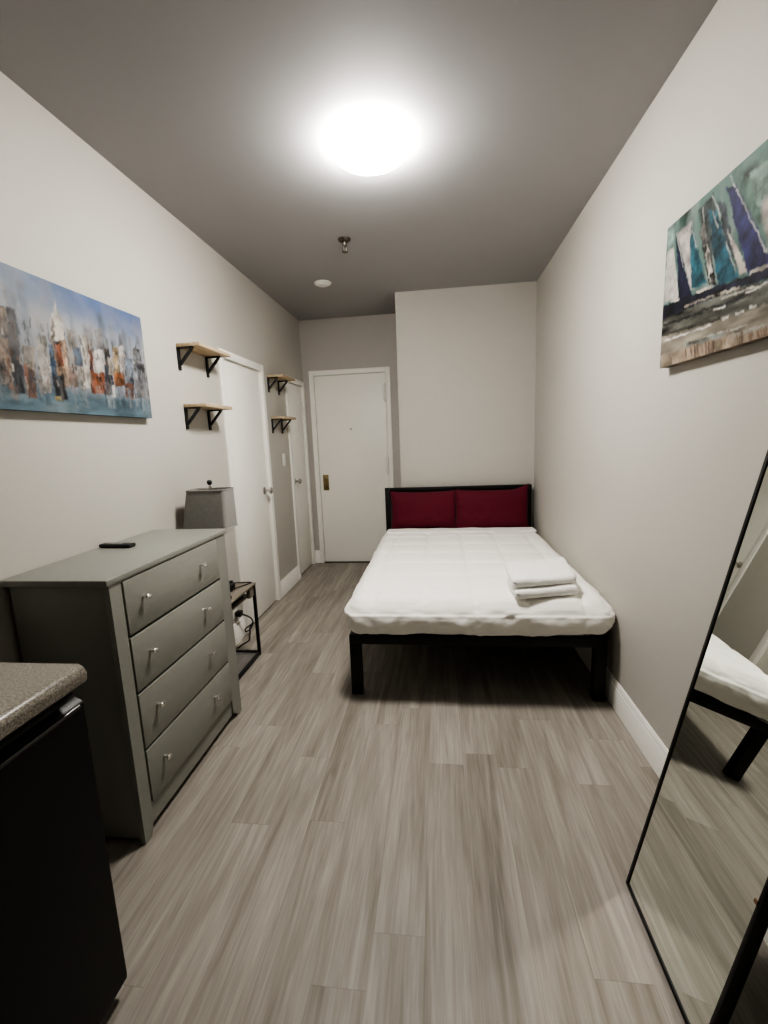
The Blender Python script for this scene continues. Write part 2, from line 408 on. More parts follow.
sx, sy = -0.553, 3.0
sp = thing('fire_sprinkler', 'small metal sprinkler head hanging from the ceiling', 'sprinkler', (sx, sy, H))
bm = B(); bm_lathe(bm, [(0,-0.0005),(0.040,-0.0005),(0.040,-0.004),(0.030,-0.014),(0.016,-0.018),(0,-0.018)], (sx,sy,H), (0,0,1), 28); obj('escutcheon', bm, M['bronze'], sp, True)
bm = B(); bm_lathe(bm, [(0,-0.018),(0.012,-0.018),(0.012,-0.036),(0.009,-0.04),(0,-0.04)], (sx,sy,H), (0,0,1), 16)
for e in (-1, 1): bm_tube(bm, [(sx+e*0.010, sy, H-0.036), (sx+e*0.014, sy, H-0.052), (sx+e*0.003, sy, H-0.072)], 0.003, 8, 4)
bm_tube(bm, [(sx, sy, H-0.04), (sx, sy, H-0.068)], 0.003, 8)
obj('sprinkler_body', bm, M['bronze'], sp, True)
bm = B(); bm_lathe(bm, [(0,-0.070),(0.006,-0.070),(0.018,-0.074),(0.018,-0.0765),(0,-0.0765)], (sx,sy,H), (0,0,1), 20); obj('deflector', bm, M['bronze'], sp, True)

mx_, my_ = -0.879, 3.73
sd = thing('smoke_detector', 'small round white smoke detector on far ceiling', 'smoke detector', (mx_, my_, H))
bm = B(); bm_lathe(bm, [(0,-0.0005),(0.068,-0.0005),(0.068,-0.008),(0.062,-0.013),(0,-0.013)], (mx_,my_,H), (0,0,1), 36); obj('mounting_base', bm, M['white_plastic'], sd, True)
bm = B(); bm_lathe(bm, [(0,-0.0135),(0.052,-0.0135),(0.048,-0.019),(0.040,-0.023),(0.020,-0.024),(0,-0.024)], (mx_,my_,H), (0,0,1), 36); obj('cover', bm, M['white_plastic'], sd, True)

# ------------------------------------------------------------------ paintings (strokes laid into the mesh colours of the canvas)
def srgb(c): 
    c = np.asarray(c, float)/255.0
    return np.where(c <= 0.04045, c/12.92, ((c+0.055)/1.055)**2.4)

class Painting:
    def __init__(s, w, h, res, seed):
        s.nx, s.ny = int(w/res)+1, int(h/res)+1; s.w, s.h = w, h
        s.rng = np.random.default_rng(seed)
        s.X, s.Y = np.meshgrid(np.linspace(0, w, s.nx), np.linspace(0, h, s.ny))
        s.img = np.zeros((s.ny, s.nx, 3))
    def fbm(s, sx, sy, oct=4):
        out = np.zeros_like(s.X); amp = 1.0; tot = 0
        for o in range(oct):
            gx, gy = max(2, int(s.w*sx*2**o)+2), max(2, int(s.h*sy*2**o)+2)
            g = s.rng.random((gy+1, gx+1))
            u = s.X/s.w*(gx-1); v = s.Y/s.h*(gy-1); i = u.astype(int); j = v.astype(int); a = u-i; b = v-j
            a = a*a*(3-2*a); b = b*b*(3-2*b)
            out += amp*((g[j,i]*(1-a)+g[j,i+1]*a)*(1-b)+(g[j+1,i]*(1-a)+g[j+1,i+1]*a)*b); tot += amp; amp *= 0.55
        return out/tot
    def mix(s, mask, col, tone=0.25, sx=25, sy=25):
        n = s.fbm(sx, sy, 4)[..., None]
        c = srgb(col)*(1+tone*3.4*(n-0.5)*2); c = c*0.8+0.2*c.mean(-1, keepdims=True)*np.array([1.06,1.0,0.93])
        s.img = s.img*(1-mask[..., None]) + np.clip(c, 0, 1)*mask[..., None]
    def poly(s, pts, col, soft=0.0032, rough=0.0055, tone=0.25, alpha=1.0, sx=25, sy=25, patchy=0.0):
        jx = (s.fbm(60, 60, 3)-0.5)*rough*2.5; jy = (s.fbm(60, 60, 3)-0.5)*rough*2.5
        x, y = s.X+jx, s.Y+jy
        ins = np.zeros(x.shape, bool); dist = np.full(x.shape, 9.0)
        n = len(pts)
        for k in range(n):
            (x0, y0), (x1, y1) = pts[k], pts[(k+1) % n]
            c = ((y0 > y) != (y1 > y)); den = (y1-y0) if abs(y1-y0) > 1e-12 else 1e-12
            ins ^= c & (x < (x1-x0)*(y-y0)/den+x0)
            dx, dy = x1-x0, y1-y0; L2 = dx*dx+dy*dy+1e-12
            t = np.clip(((x-x0)*dx+(y-y0)*dy)/L2, 0, 1)
            dist = np.minimum(dist, np.hypot(x-x0-t*dx, y-y0-t*dy))
        sd_ = np.where(ins, dist, -dist)
        m = np.clip(sd_/soft*0.5+0.5, 0, 1)*alpha
        if patchy: m = m*np.clip((s.fbm(40, 30, 3)-0.5+(1-patchy)*0.5)*6, 0, 1)
        s.mix(m, col, tone, sx, sy)
    def stroke(s, a, b, wid, col, **kw):
        kw['rough'] = 0.0042; kw['patchy'] = 0.25; d = np.array(b)-np.array(a); L = np.hypot(*d)+1e-9; nn = np.array([-d[1], d[0]])/L*wid/2
        s.poly([tuple(np.array(a)+nn), tuple(np.array(b)+nn), tuple(np.array(b)-nn), tuple(np.array(a)-nn)], col, **kw)

def canvas_mesh(name, P, origin, ux, uy, nrm, depth, m, parent):
    """box canvas: painted front plus wrapped edges"""
    o, ux, uy, nrm = Vector(origin), Vector(ux), Vector(uy), Vector(nrm)
    nx, ny = P.nx, P.ny; verts = []; cols = []
    for j in range(ny):
        for i in range(nx):
            verts.append(o+ux*P.X[j,i]+uy*P.Y[j,i]); cols.append(P.img[j,i])
    faces = [(j*nx+i, j*nx+i+1, (j+1)*nx+i+1, (j+1)*nx+i) for j in range(ny-1) for i in range(nx-1)]
    ring = [i for i in range(nx)] + [j*nx+nx-1 for j in range(1, ny)] + [(ny-1)*nx+i for i in range(nx-2, -1, -1)] + [j*nx for j in range(ny-2, 0, -1)]
    b0 = len(verts)
    for r in ring: verts.append(verts[r]-nrm*depth); cols.append(cols[r]*0.85)
    k = len(ring)
    for a in range(k): faces.append((ring[a], b0+a, b0+(a+1) % k, ring[(a+1) % k]))
    faces.append([b0+a for a in range(k)])
    par = Vector((0,0,0)) if parent is None else parent.location
    me = bpy.data.meshes.new(name); me.from_pydata([tuple(v-par) for v in verts], [], faces); me.update()
    bm = bmesh.new(); bm.from_mesh(me); bmesh.ops.recalc_face_normals(bm, faces=bm.faces); bm.to_mesh(me); bm.free()
    A_ = np.clip(np.array(cols), 0, 1); g_ = A_.mean(1, keepdims=True); cols = (g_+(A_-g_)*0.95)*0.60
    ca = me.color_attributes.new('paint', 'FLOAT_COLOR', 'POINT')
    arr = np.ones((len(verts), 4)); arr[:, :3] = np.clip(np.array(cols), 0, 1); ca.data.foreach_set('color', arr.ravel())
    me.materials.append(m)
    ob = bpy.data.objects.new(name, me); C.objects.link(ob); ob.parent = parent
    return ob

R_, U_, F_ = cam_axes()
def on_wall(px, py, X):
    d = F_*F_PX+R_*(px-384)-U_*(py-512); t = X/d.x
    return d.y*t, CAM_H+d.z*t

# --- city skyline on the left wall
LY0, LY1, LZ0, LZ1, LX = 1.12, 2.073, 1.498, 1.961, XL+0.032
P = Painting(LY1-LY0, LZ1-LZ0, 0.0027, 3)
def lc_(pts):  # sketch coordinates read off an enlarged view of the picture
    r = []
    for x, y in pts:
        Y, Z = on_wall(x/4.8, 250+y/4.8, LX); r.append((Y-LY0, Z-LZ0))
    return r
hgt = P.Y/P.h; wd = P.X/P.w
P.img[:] = srgb((176, 184, 196))
top = np.clip((hgt-0.62)/0.38, 0, 1)
P.mix(np.clip(top*1.1-0.1+0.35*(P.fbm(6,8)-0.5), 0, 1), (112, 142, 188), 0.14, 8, 8)
P.mix(np.clip((hgt-0.72)/0.2, 0, 1)*np.clip((wd-0.4)/0.25, 0, 1)*0.75, (86, 122, 186), 0.12, 8, 6)
P.mix(np.clip((0.46-wd)/0.3, 0, 1)*np.clip((hgt-0.66)/0.25, 0, 1)*0.8, (148, 172, 192), 0.2, 12, 12)
P.mix(np.clip((P.fbm(5,7)-0.48)*5, 0, 1)*np.clip(1-abs(hgt-0.62)/0.22, 0, 1)*0.75, (206, 206, 208), 0.08, 10, 10)
P.mix(np.clip((0.24-hgt)/0.10, 0, 1), (98, 130, 148), 0.22, 10, 22)
P.mix(np.clip((P.fbm(7,10)-0.5)*7, 0, 1)*np.clip((0.2-hgt)/0.12, 0, 1)*0.6, (146, 168, 178), 0.2, 12, 18)
# faint distant towers
for _ in range(34):
    x = P.rng.random()*P.w; w = 0.012+P.rng.random()*0.03; t = 0.20+0.16*P.rng.random()
    c = [(150,156,166),(132,138,150),(170,168,168),(120,134,152)][P.rng.integers(4)]
    P.poly([(x,0.09),(x,t+0.06),(x+w*0.3,t+0.075),(x+w,t+0.06),(x+w,0.09)], c, 0.008, 0.006, 0.2, 0.55)
# buildings outside the photographed part of the canvas
for x, w, t, c in ((0.02,0.05,0.27,(120,112,108)),(0.08,0.045,0.32,(158,150,142)),(0.13,0.05,0.24,(86,96,112)),(0.185,0.05,0.30,(140,122,108)),(0.225,0.03,0.22,(176,112,70))):
    P.poly([(x,0.07),(x,t),(x+w,t+0.01),(x+w,0.07)], c, 0.004, 0.008, 0.4, 0.95)
B_ = lambda pts, c, **k: P.poly(lc_(pts), c, **k)
B_([(-40,255),(62,285),(78,640),(-40,650)], (146,130,118), tone=0.45)
B_([(-30,420),(38,420),(42,600),(-30,610)], (168,142,122), tone=0.5, patchy=0.35)
B_([(28,270),(72,290),(112,600),(118,690),(70,680),(48,480)], (70,72,80), tone=0.5)
B_([(60,520),(112,560),(120,690),(70,690)], (52,56,66), tone=0.4, patchy=0.3)
B_([(108,455),(165,462),(180,700),(128,700)], (148,136,124), tone=0.45)
B_([(112,545),(130,545),(140,640),(122,640)], (170,100,66), tone=0.4)
B_([(128,560),(165,580),(178,715),(140,715)], (106,78,66), tone=0.5, patchy=0.3)
B_([(170,415),(222,412),(246,660),(196,690)], (178,174,166), tone=0.3)
B_([(196,520),(240,520),(248,690),(204,690)], (196,192,186), tone=0.3, patchy=0.4)
B_([(232,455),(262,452),(288,640),(258,650)], (62,98,130), tone=0.5)
B_([(262,235),(275,300),(300,330),(312,440),(246,440),(244,335),(256,300)], (206,200,190), tone=0.22)
B_([(244,330),(258,330),(262,440),(248,440)], (150,140,128), tone=0.4)
B_([(250,440),(318,430),(338,650),(286,660)], (176,148,122), tone=0.5)
B_([(262,455),(292,450),(306,560),(276,560)], (150,84,54), tone=0.5, patchy=0.35)
B_([(256,610),(305,600),(325,720),(270,725)], (44,46,52), tone=0.5, patchy=0.2)
B_([(262,700),(292,700),(298,722),(266,720)], (196,176,110), tone=0.3)
B_([(318,378),(352,386),(372,640),(338,650)], (150,146,142), tone=0.4)
B_([(326,560),(368,560),(380,660),(340,668)], (158,128,114), tone=0.4, patchy=0.4)
B_([(350,462),(388,470),(400,560),(362,556)], (56,100,138), tone=0.45)
B_([(388,408),(424,412),(446,660),(408,668)], (198,192,182), tone=0.3)
B_([(370,560),(404,560),(414,665),(380,665)], (188,184,172), tone=0.3)
B_([(424,365),(440,360),(448,470),(430,470)], (140,142,146), tone=0.3, alpha=0.8)
B_([(452,385),(490,378),(500,480),(458,480)], (150,146,146), tone=0.35, alpha=0.85)
B_([(428,478),(446,478),(462,690),(440,690)], (134,74,54), tone=0.4)
B_([(444,488),(492,480),(504,590),(452,592)], (204,200,196), tone=0.25)
B_([(444,592),(500,586),(512,690),(456,690)], (160,88,50), tone=0.5)
B_([(462,610),(486,606),(494,660),(468,662)], (196,108,56), tone=0.4, patchy=0.3)
B_([(500,470),(522,470),(552,690),(506,700)], (60,64,74), tone=0.5)
B_([(506,425),(516,425),(522,480),(508,480)], (120,124,132), tone=0.3)
B_([(520,520),(540,520),(545,600),(524,600)], (176,170,160), tone=0.4, patchy=0.3)
B_([(536,648),(550,648),(556,708),(540,706)], (232,230,226), tone=0.1, rough=0.002)
B_([(540,468),(566,462),(574,600),(546,600)], (182,160,122), tone=0.4)
B_([(574,392),(592,460),(612,600),(580,602),(566,465)], (186,180,178), tone=0.3)
B_([(574,395),(590,455),(566,462)], (116,122,136), tone=0.3)
B_([(546,590),(596,586),(606,652),(552,656)], (164,98,48), tone=0.5)
B_([(594,520),(634,520),(650,700),(606,700)], (108,126,146), tone=0.45)
B_([(598,640),(636,640),(644,712),(606,708)], (140,88,66), tone=0.5)
B_([(636,480),(646,470),(650,435),(656,470),(668,480),(700,620),(704,710),(654,710)], (138,142,150), tone=0.45)
B_([(655,545),(690,548),(704,640),(664,640)], (104,108,120), tone=0.5, patchy=0.3)
B_([(684,600),(716,600),(730,700),(694,706)], (126,130,140), tone=0.4, alpha=0.8)
# wet reflections under the skyline
for _ in range(70):
    x = P.rng.random()*P.w; w = 0.003+0.012*P.rng.random(); y0 = 0.02+0.05*P.rng.random(); y1 = y0+0.04+0.05*P.rng.random()
    c = [(74,92,108),(160,170,176),(120,140,152),(60,74,90),(150,130,118)][P.rng.integers(5)]
    P.poly([(x,y0),(x,y1),(x+w,y1),(x+w,y0)], c, 0.007, 0.008, 0.3, 0.55)
haze = np.clip((P.fbm(9,8)-0.52)*5, 0, 1)*np.clip((hgt-0.15)/0.2, 0, 1)*0.28
P.mix(haze, (186,184,184), 0.1, 10, 10)
for _ in range(420):   # palette-knife flecks over the buildings
    x = P.rng.random()*P.w; y = 0.085+0.20*P.rng.random()**1.2; hh = 0.006+0.032*P.rng.random(); w = 0.0022+0.006*P.rng.random()
    c = [(58,60,66),(206,200,192),(124,98,80),(88,106,126),(46,50,58),(150,128,110),(168,160,150),(120,70,48)][P.rng.integers(8)]
    P.poly([(x,y),(x+0.001,y+hh),(x+w,y+hh),(x+w,y)], c, 0.0026, 0.004, 0.3, 0.62)
can = thing('canvas_painting', 'canvas painting of a hazy blue and brown city skyline on left wall', 'painting', (LX, (LY0+LY1)/2, LZ0))
canvas_mesh('canvas', P, (LX, LY0, LZ0), (0,1,0), (0,0,1), (1,0,0), 0.030, M['canvas'], can)

# --- sailing boats on the right wall
SY0, SY1, SZ0, SZ1, SX = 0.92, 1.822, 1.572, 2.046, XR-0.032
P = Painting(SY1-SY0, SZ1-SZ0, 0.0027, 11)
def rc_(pts):
    r = []
    for x, y in pts:
        Y, Z = on_wall(640+x/4.094, 130+y/4.094, SX); r.append((Y-SY0, Z-SZ0))
    return r
B_ = lambda pts, c, **k: P.poly(rc_(pts), c, **k)
P.img[:] = srgb((112, 146, 138))
P.mix(np.clip((P.fbm(8,3)-0.45)*4, 0, 1), (150, 170, 166), 0.3, 20, 8)
P.mix(np.clip((P.fbm(9,4)-0.55)*5, 0, 1), (70, 116, 106), 0.3, 20, 8)
B_([(95,420),(140,400),(150,700),(85,710)], (130,164,158), tone=0.3, soft=0.01)
B_([(112,500),(138,480),(158,690),(98,705)], (206,202,196), tone=0.2)
B_([(150,425),(212,375),(226,640),(206,655)], (196,188,184), tone=0.25, soft=0.006)
B_([(240,330),(300,260),(330,420),(280,560)], (84,100,100), tone=0.5, soft=0.006)
B_([(146,415),(214,690),(162,712)], (30,33,70), tone=0.4)
B_([(212,395),(274,628),(212,652),(204,470)], (16,112,134), tone=0.4)
B_([(244,420),(262,370),(316,630),(282,640)], (110,106,104), tone=0.8, patchy=0.15)
B_([(262,470),(278,470),(306,620),(286,625)], (206,200,192), tone=0.3, patchy=0.5)
B_([(280,330),(312,330),(402,605),(318,640)], (14,108,132), tone=0.4)
B_([(316,280),(352,300),(372,420),(396,560),(350,460)], (70,82,92), tone=0.5)
B_([(358,410),(372,430),(442,580),(408,598)], (204,194,184), tone=0.2)
B_([(352,236),(396,228),(540,520),(540,552),(440,585)], (42,46,118), tone=0.35)
B_([(392,190),(640,0),(640,420),(530,500)], (86,130,116), tone=0.4, soft=0.012)
B_([(450,180),(530,120),(520,330),(470,300)], (120,158,146), tone=0.4, patchy=0.4)
B_([(500,300),(540,250),(640,200),(640,500),(530,470)], (188,166,164), tone=0.25, soft=0.012)
B_([(560,100),(900,-120),(900,420),(600,440)], (60,110,140), tone=0.4, soft=0.01)
B_([(620,130),(700,80),(860,380),(680,430)], (210,202,192), tone=0.25)
B_([(720,60),(780,20),(1000,330),(900,360)], (40,110,150), tone=0.3)
# horizon, hulls and water
B_([(85,725),(250,660),(420,600),(560,545),(1200,300),(1200,380),(560,600),(420,645),(240,715),(85,790)], (34,36,62), tone=0.5)
B_([(85,780),(240,712),(420,645),(560,600),(1200,380),(1200,620),(524,740),(85,905)], (112,114,106), tone=0.4, sx=8, sy=40)
B_([(85,850),(524,710),(1200,560),(1200,900),(85,1000)], (164,156,140), tone=0.3, sx=8, sy=30)
B_([(85,925),(524,790),(1200,620),(1200,1000),(85,1000)], (184,164,142), tone=0.25)
for a, b, w, c in (((128,702),(160,694),.006,(220,214,206)),((230,668),(290,640),.008,(210,200,188)),((180,724),(330,668),.007,(176,166,154)),((330,672),(410,640),.007,(206,194,178)),((448,584),(560,540),.010,(206,196,182)),
        ((95,800),(260,745),.009,(60,60,60)),((250,740),(420,690),.006,(52,54,62)),((95,838),(330,770),.010,(78,76,70)),((330,690),(480,640),.006,(220,216,208)),((360,720),(540,660),.008,(128,130,122)),
        ((300,735),(350,720),.005,(236,232,224)),((340,772),(362,764),.008,(236,234,228)),((392,752),(426,740),.006,(236,234,228)),((450,725),(474,716),.006,(230,228,220)),((430,668),(540,618),.005,(226,222,214)),
        ((100,862),(150,850),.007,(240,238,232)),((150,846),(290,800),.006,(236,232,226)),((260,850),(440,800),.007,(206,202,194)),((180,880),(340,840),.010,(150,160,158)),((380,842),(560,790),.012,(160,158,148))):
    A_, B2 = rc_([a, b]); P.stroke(A_, B2, w, c, rough=0.008, tone=0.3, soft=0.002)
for _ in range(46):
    q = P.rng.random(); x = 100+q*420; y = 905-q*110+20*P.rng.random(); L_ = 25+35*P.rng.random()
    c = [(120,82,58),(150,120,96),(196,160,134),(96,66,50),(206,186,166)][P.rng.integers(5)]
    A_, B2 = rc_([(x, y), (x+2, y+L_)]); P.stroke(A_, B2, 0.003+0.004*P.rng.random(), c, rough=0.004, tone=0.3, alpha=0.75)
for a, b in (((212,410),(232,480)),((296,262),(330,350)),((370,190),(388,235)),((395,240),(520,500)),((352,460),(392,580)),((150,430),(178,560)),((258,320),(262,370)),((300,330),(318,400))):
    A_, B2 = rc_([a, b]); P.stroke(A_, B2, 0.003, (224,226,222), rough=0.005, tone=0.2, alpha=0.8)
can = thing('canvas_painting', 'canvas painting of teal and blue sailing boats on right wall', 'painting', (SX, (SY0+SY1)/2, SZ0))
canvas_mesh('canvas', P, (SX, SY0, SZ0), (0,1,0), (0,0,1), (-1,0,0), 0.030, M['canvas'], can)

# ------------------------------------------------------------------ wall shelves with brackets
def wall_shelf(y0, y1, z, d, label):
    o = thing('wall_shelf', label, 'shelf', (XL, y0, z), 'small wooden bracket shelves on the left wall')
    box('board', (XL+0.0008, XL+d, y0, y1, z-0.018, z), M['oak'], o, 0.0015)
    for yb in (y0+0.014, y1-0.050):
        bm = B(); w = 0.024; arm = min(0.092, d-0.02); zt = z-0.0185
        bm_box(bm, XL+0.0008, XL+0.0088, yb-w/2, yb+w/2, zt-0.120, zt, 0.001)
        bm_box(bm, XL+0.0088, XL+arm, yb-w/2, yb+w/2, zt-0.007, zt, 0.001)
        bm_bar(bm, (XL+0.008, yb, zt-0.092), (XL+arm-0.008, yb, zt-0.008), w*0.9, 0.010, (0,1,0), 0.001)
        br = obj('bracket', bm, M['bracket'], o, True, label='black metal bracket')
    return o
wall_shelf(2.402, 2.775, 1.912, 0.137, 'oak shelf on black brackets, upper of the pair above the lamp')
wall_shelf(2.412, 2.735, 1.590, 0.137, 'oak shelf on black brackets, lower of the pair above the lamp')
wall_shelf(3.736, 4.05, 1.918, 0.145, 'oak shelf on black brackets, upper of the pair between the white doors')
wall_shelf(3.758, 4.065, 1.578, 0.125, 'oak shelf on black brackets, lower of the pair between the white doors')

# ------------------------------------------------------------------ dresser
DX, DY0, DY1, DZ = -1.028, 1.232, 2.006, 0.957
dr = thing('dresser', 'grey painted four-drawer dresser along the left wall', 'dresser', ((XL+DX)/2, (DY0+DY1)/2, 0))
bkx = XL+0.016
bm = B()
bm_box(bm, bkx+0.012, DX-0.02, DY0, DY0+0.02, 0.02, DZ-0.0225, 0.001); bm_box(bm, bkx+0.012, DX-0.02, DY1-0.02, DY1, 0.02, DZ-0.0225, 0.001)
bm_box(bm, bkx+0.004, bkx+0.0115, DY0+0.003, DY1-0.003, 0.03, DZ-0.023)
obj('carcass', bm, M['dresser'], dr, True)
bm = B(); bm_box(bm, XL+0.003, DX+0.005, DY0-0.017, DY1+0.015, DZ-0.022, DZ, 0.004, 3); obj('top', bm, M['dresser'], dr, True)
for y0, y1, e in ((DY0-0.002, DY0+0.052, 1), (DY1-0.086, DY1+0.002, -1)):
    bm = B()   # front posts, foot tapered on the inner side
    a, b = (y0, y1) if e > 0 else (y1, y0)
    bm_prism(bm, [(a, 0.0), (a+e*0.034, 0.0), (b, 0.048), (b, DZ-0.0225), (a, DZ-0.0225)], 'X', DX-0.0195, DX-0.001)
    obj('front_post', bm, M['dresser'], dr)
for y in (DY0+0.001, DY1-0.041):
    box('rear_foot', (bkx+0.012, bkx+0.05, y, y+0.04, 0, 0.0195), M['dresser'], dr)
box('top_rail', (DX-0.019, DX-0.004, DY0+0.0525, DY1-0.0865, DZ-0.0225-0.012, DZ-0.0226), M['dresser'], dr)
bm = B(); bm_prism(bm, [(DY0+0.0525, 0.03), (DY1-0.0865, 0.03), (DY1-0.0865, 0.112), (DY0+0.0525, 0.112)], 'X', DX-0.022, DX-0.010); obj('base_rail', bm, M['dresser'], dr)
box('drawer_gap_shade', (DX-0.034, DX-0.0225, DY0+0.03, DY1-0.03, 0.115, DZ-0.03), M['gap'], dr)  # near-black sheet, gives the drawer gaps their shade by colour
zs = [(0.742,0.929),(0.537,0.732),(0.325,0.527),(0.118,0.315)]
dy0, dy1 = DY0+0.056, DY1-0.090
knob_bm = None
for z0, z1 in zs:
    d = box('drawer', (DX-0.018, DX+0.004, dy0, dy1, z0, z1), M['dresser'], dr, 0.0025)
    kz = (z0+z1)/2+0.015
    for ky in (1.374, 1.757):
        bm = B(); bm_lathe(bm, [(0,0),(0.006,0),(0.005,0.010),(0.0048,0.014),(0,0.0142)], (DX+0.004, ky, kz), (1,0,0), 14)
        # small oval cap turned across the drawer
        n = 16; rings = []
        for h, r in ((0.0142,0.004),(0.017,0.0075),(0.0205,0.0095),(0.024,0.009),(0.0265,0.0055)):
            rings.append([bm.verts.new((DX+0.004+h, ky+1.55*r*math.cos(2*math.pi*k/n), kz+1.0*r*math.sin(2*math.pi*k/n))) for k in range(n)])
        for a, b in zip(rings, rings[1:]):
            for k in range(n): bm.faces.new((a[k], a[(k+1)%n], b[(k+1)%n], b[k]))
        bm.faces.new(rings[0][::-1]); bm.faces.new(rings[-1])
        obj('knob', bm, M['chrome'], d, True, 60, 'small chrome knob')

# remote control lying on the dresser
rm = thing('remote_control', 'slim black remote control lying on the grey dresser top', 'remote', (-1.320, 1.655, DZ))
def rot_box(bm, c, L, W, z0, z1, ang, bev, seg=2):
    b2 = bmesh.new(); bm_box(b2, -L/2, L/2, -W/2, W/2, z0, z1, bev, seg)
    b2.transform(Matrix.Translation((c[0], c[1], 0)) @ Matrix.Rotation(ang, 4, 'Z'))
    me = bpy.data.meshes.new('t'); b2.to_mesh(me); b2.free(); bm.from_mesh(me); bpy.data.meshes.remove(me)
ra = math.radians(-3)
bm = B(); rot_box(bm, (-1.320, 1.658), 0.145, 0.040, DZ+0.0005, DZ+0.016, ra, 0.006, 3); obj('remote_body', bm, M['plastic'], rm, True)
bm = B()
for i in range(5):
    for j in (-1, 0, 1):
        u, v = -0.04+0.016*i, 0.011*j
        rot_box(bm, (-1.320+u*math.cos(ra)-v*math.sin(ra), 1.658+u*math.sin(ra)+v*math.cos(ra)), 0.009, 0.007, DZ+0.016, DZ+0.0172, ra, 0)
obj('buttons', bm, M['alu'], rm)

# ------------------------------------------------------------------ side table with black metal frame
TX0, TX1, TY0, TY1, TZ = XL+0.016, -1.163, 2.10, 2.615, 0.487
tb = thing('side_table', 'small grey wood side table with black metal frame beside dresser', 'table', ((TX0+TX1)/2, (TY0+TY1)/2, 0))
box('tabletop', (TX0, TX1, TY0, TY1, TZ-0.014, TZ), M['greywood'], tb, 0.0015)
fw = 0.018
for lx_ in (TX0+0.002, TX1-fw-0.002):
    for ly in (TY0+0.002, TY1-fw-0.002):
        box('leg', (lx_, lx_+fw, ly, ly+fw, 0, TZ-0.0145), M['black_metal'], tb, 0.002)
bm = B()
x0, x1, y0, y1 = TX0+0.002, TX1-0.002, TY0+0.002, TY1-0.002
for a, b in ((x0, x0+fw), (x1-fw, x1)): bm_box(bm, a, b, y0+fw+0.0004, y1-fw-0.0004, 0.010, 0.010+fw, 0.002)
for a, b in ((y0, y0+fw), (y1-fw, y1)): bm_box(bm, x0+fw+0.0004, x1-fw-0.0004, a, b, 0.010, 0.010+fw, 0.002)
obj('bottom_frame', bm, M['black_metal'], tb, True)
bm = B()
yy = y0+fw
while yy < y1-fw: bm_tube(bm, [(x0+fw, yy, 0.020), (x1-fw, yy, 0.020)], 0.0016, 6); yy += 0.022
for xx in np.linspace(x0+fw+0.01, x1-fw-0.01, 9): bm_tube(bm, [(xx, y0+fw, 0.017), (xx, y1-fw, 0.017)], 0.0016, 6)
obj('mesh_shelf', bm, M['alu'], tb, True, label='grey wire mesh bottom shelf')
# cubby box under the top: wooden cheeks and bottom, black recess in the middle
zc0, zc1 = TZ-0.080, TZ-0.0145
bm = B(); bm_box(bm, x1-0.030, x1-0.006, y0+fw+0.001, y0+0.135, zc0, zc1, 0.001); bm_box(bm, x1-0.030, x1-0.006, y1-0.075, y1-fw-0.001, zc0, zc1, 0.001)
bm_box(bm, x0+fw+0.001, x1-0.0305, y0+fw+0.001, y1-fw-0.001, zc0, zc0+0.010)
obj('apron', bm, M['greywood'], tb, True)
bm = B(); bm_box(bm, x0+fw+0.001, x1-0.050, y0+0.14, y1-0.08, zc0+0.0105, zc1-0.001, 0.002); obj('outlet_block', bm, M['plastic'], tb, True, label='black recessed outlet block')

# cables
bm = B(); bm_tube(bm, [(-1.234,2.47,TZ+0.010),(-1.215,2.53,TZ+0.0045),(-1.190,2.58,TZ+0.0045),(-1.186,2.600,TZ+0.0045),(-1.215,2.604,TZ+0.0045),(-1.27,2.590,TZ+0.006),(-1.298,2.575,TZ+0.010)], 0.0032, 8, 8)
cb = obj('power_cord', bm, M['plastic'], None, True, 180)
bm = B(); rot_box(bm, (-1.322, 2.565), 0.058, 0.030, TZ+0.0008, TZ+0.024, 0.35, 0.004); a_ = obj('adapter', bm, M['plastic'], cb, True)
tag(cb, 'short black cord with adapter looped on the side table', 'cord')
bx_ = thing('black_box', 'small black box by the lamp on side table', 'box', (-1.262, 2.455, TZ))
bm = B(); bm_box(bm, -1.300, -1.235, 2.425, 2.485, TZ+0.0005, TZ+0.040, 0.006, 3); obj('body', bm, M['plastic'], bx_, True)
bm = B(); bm_box(bm, -1.2349, -1.2335, 2.435, 2.475, TZ+0.008, TZ+0.032, 0.0005); obj('front_face', bm, M['gloss_black'], bx_, True)
bm = B(); bm_tube(bm, [(XL+0.046,2.775,0.205),(-1.335,2.80,0.185),(-1.325,2.85,0.145),(-1.33,2.885,0.10),(-1.345,2.86,0.085),(-1.35,2.80,0.088),(-1.335,2.775,0.080),(-1.325,2.83,0.075),(-1.335,2.90,0.095),(-1.345,2.87,0.070),(-1.34,2.84,0.03),(-1.33,2.80,0.0055),(-1.345,2.74,0.0055),(-1.36,2.68,0.0055)], 0.005, 8, 8)
pc = obj('power_cord', bm, M['plastic'], None, True, 180); tag(pc, 'tangled black cord hanging from the wall outlet beyond the side table', 'cord')
bm = B(); bm_box(bm, XL+0.0095, XL+0.050, 2.752, 2.798, 0.193, 0.228, 0.005); obj('plug', bm, M['plastic'], pc, True)

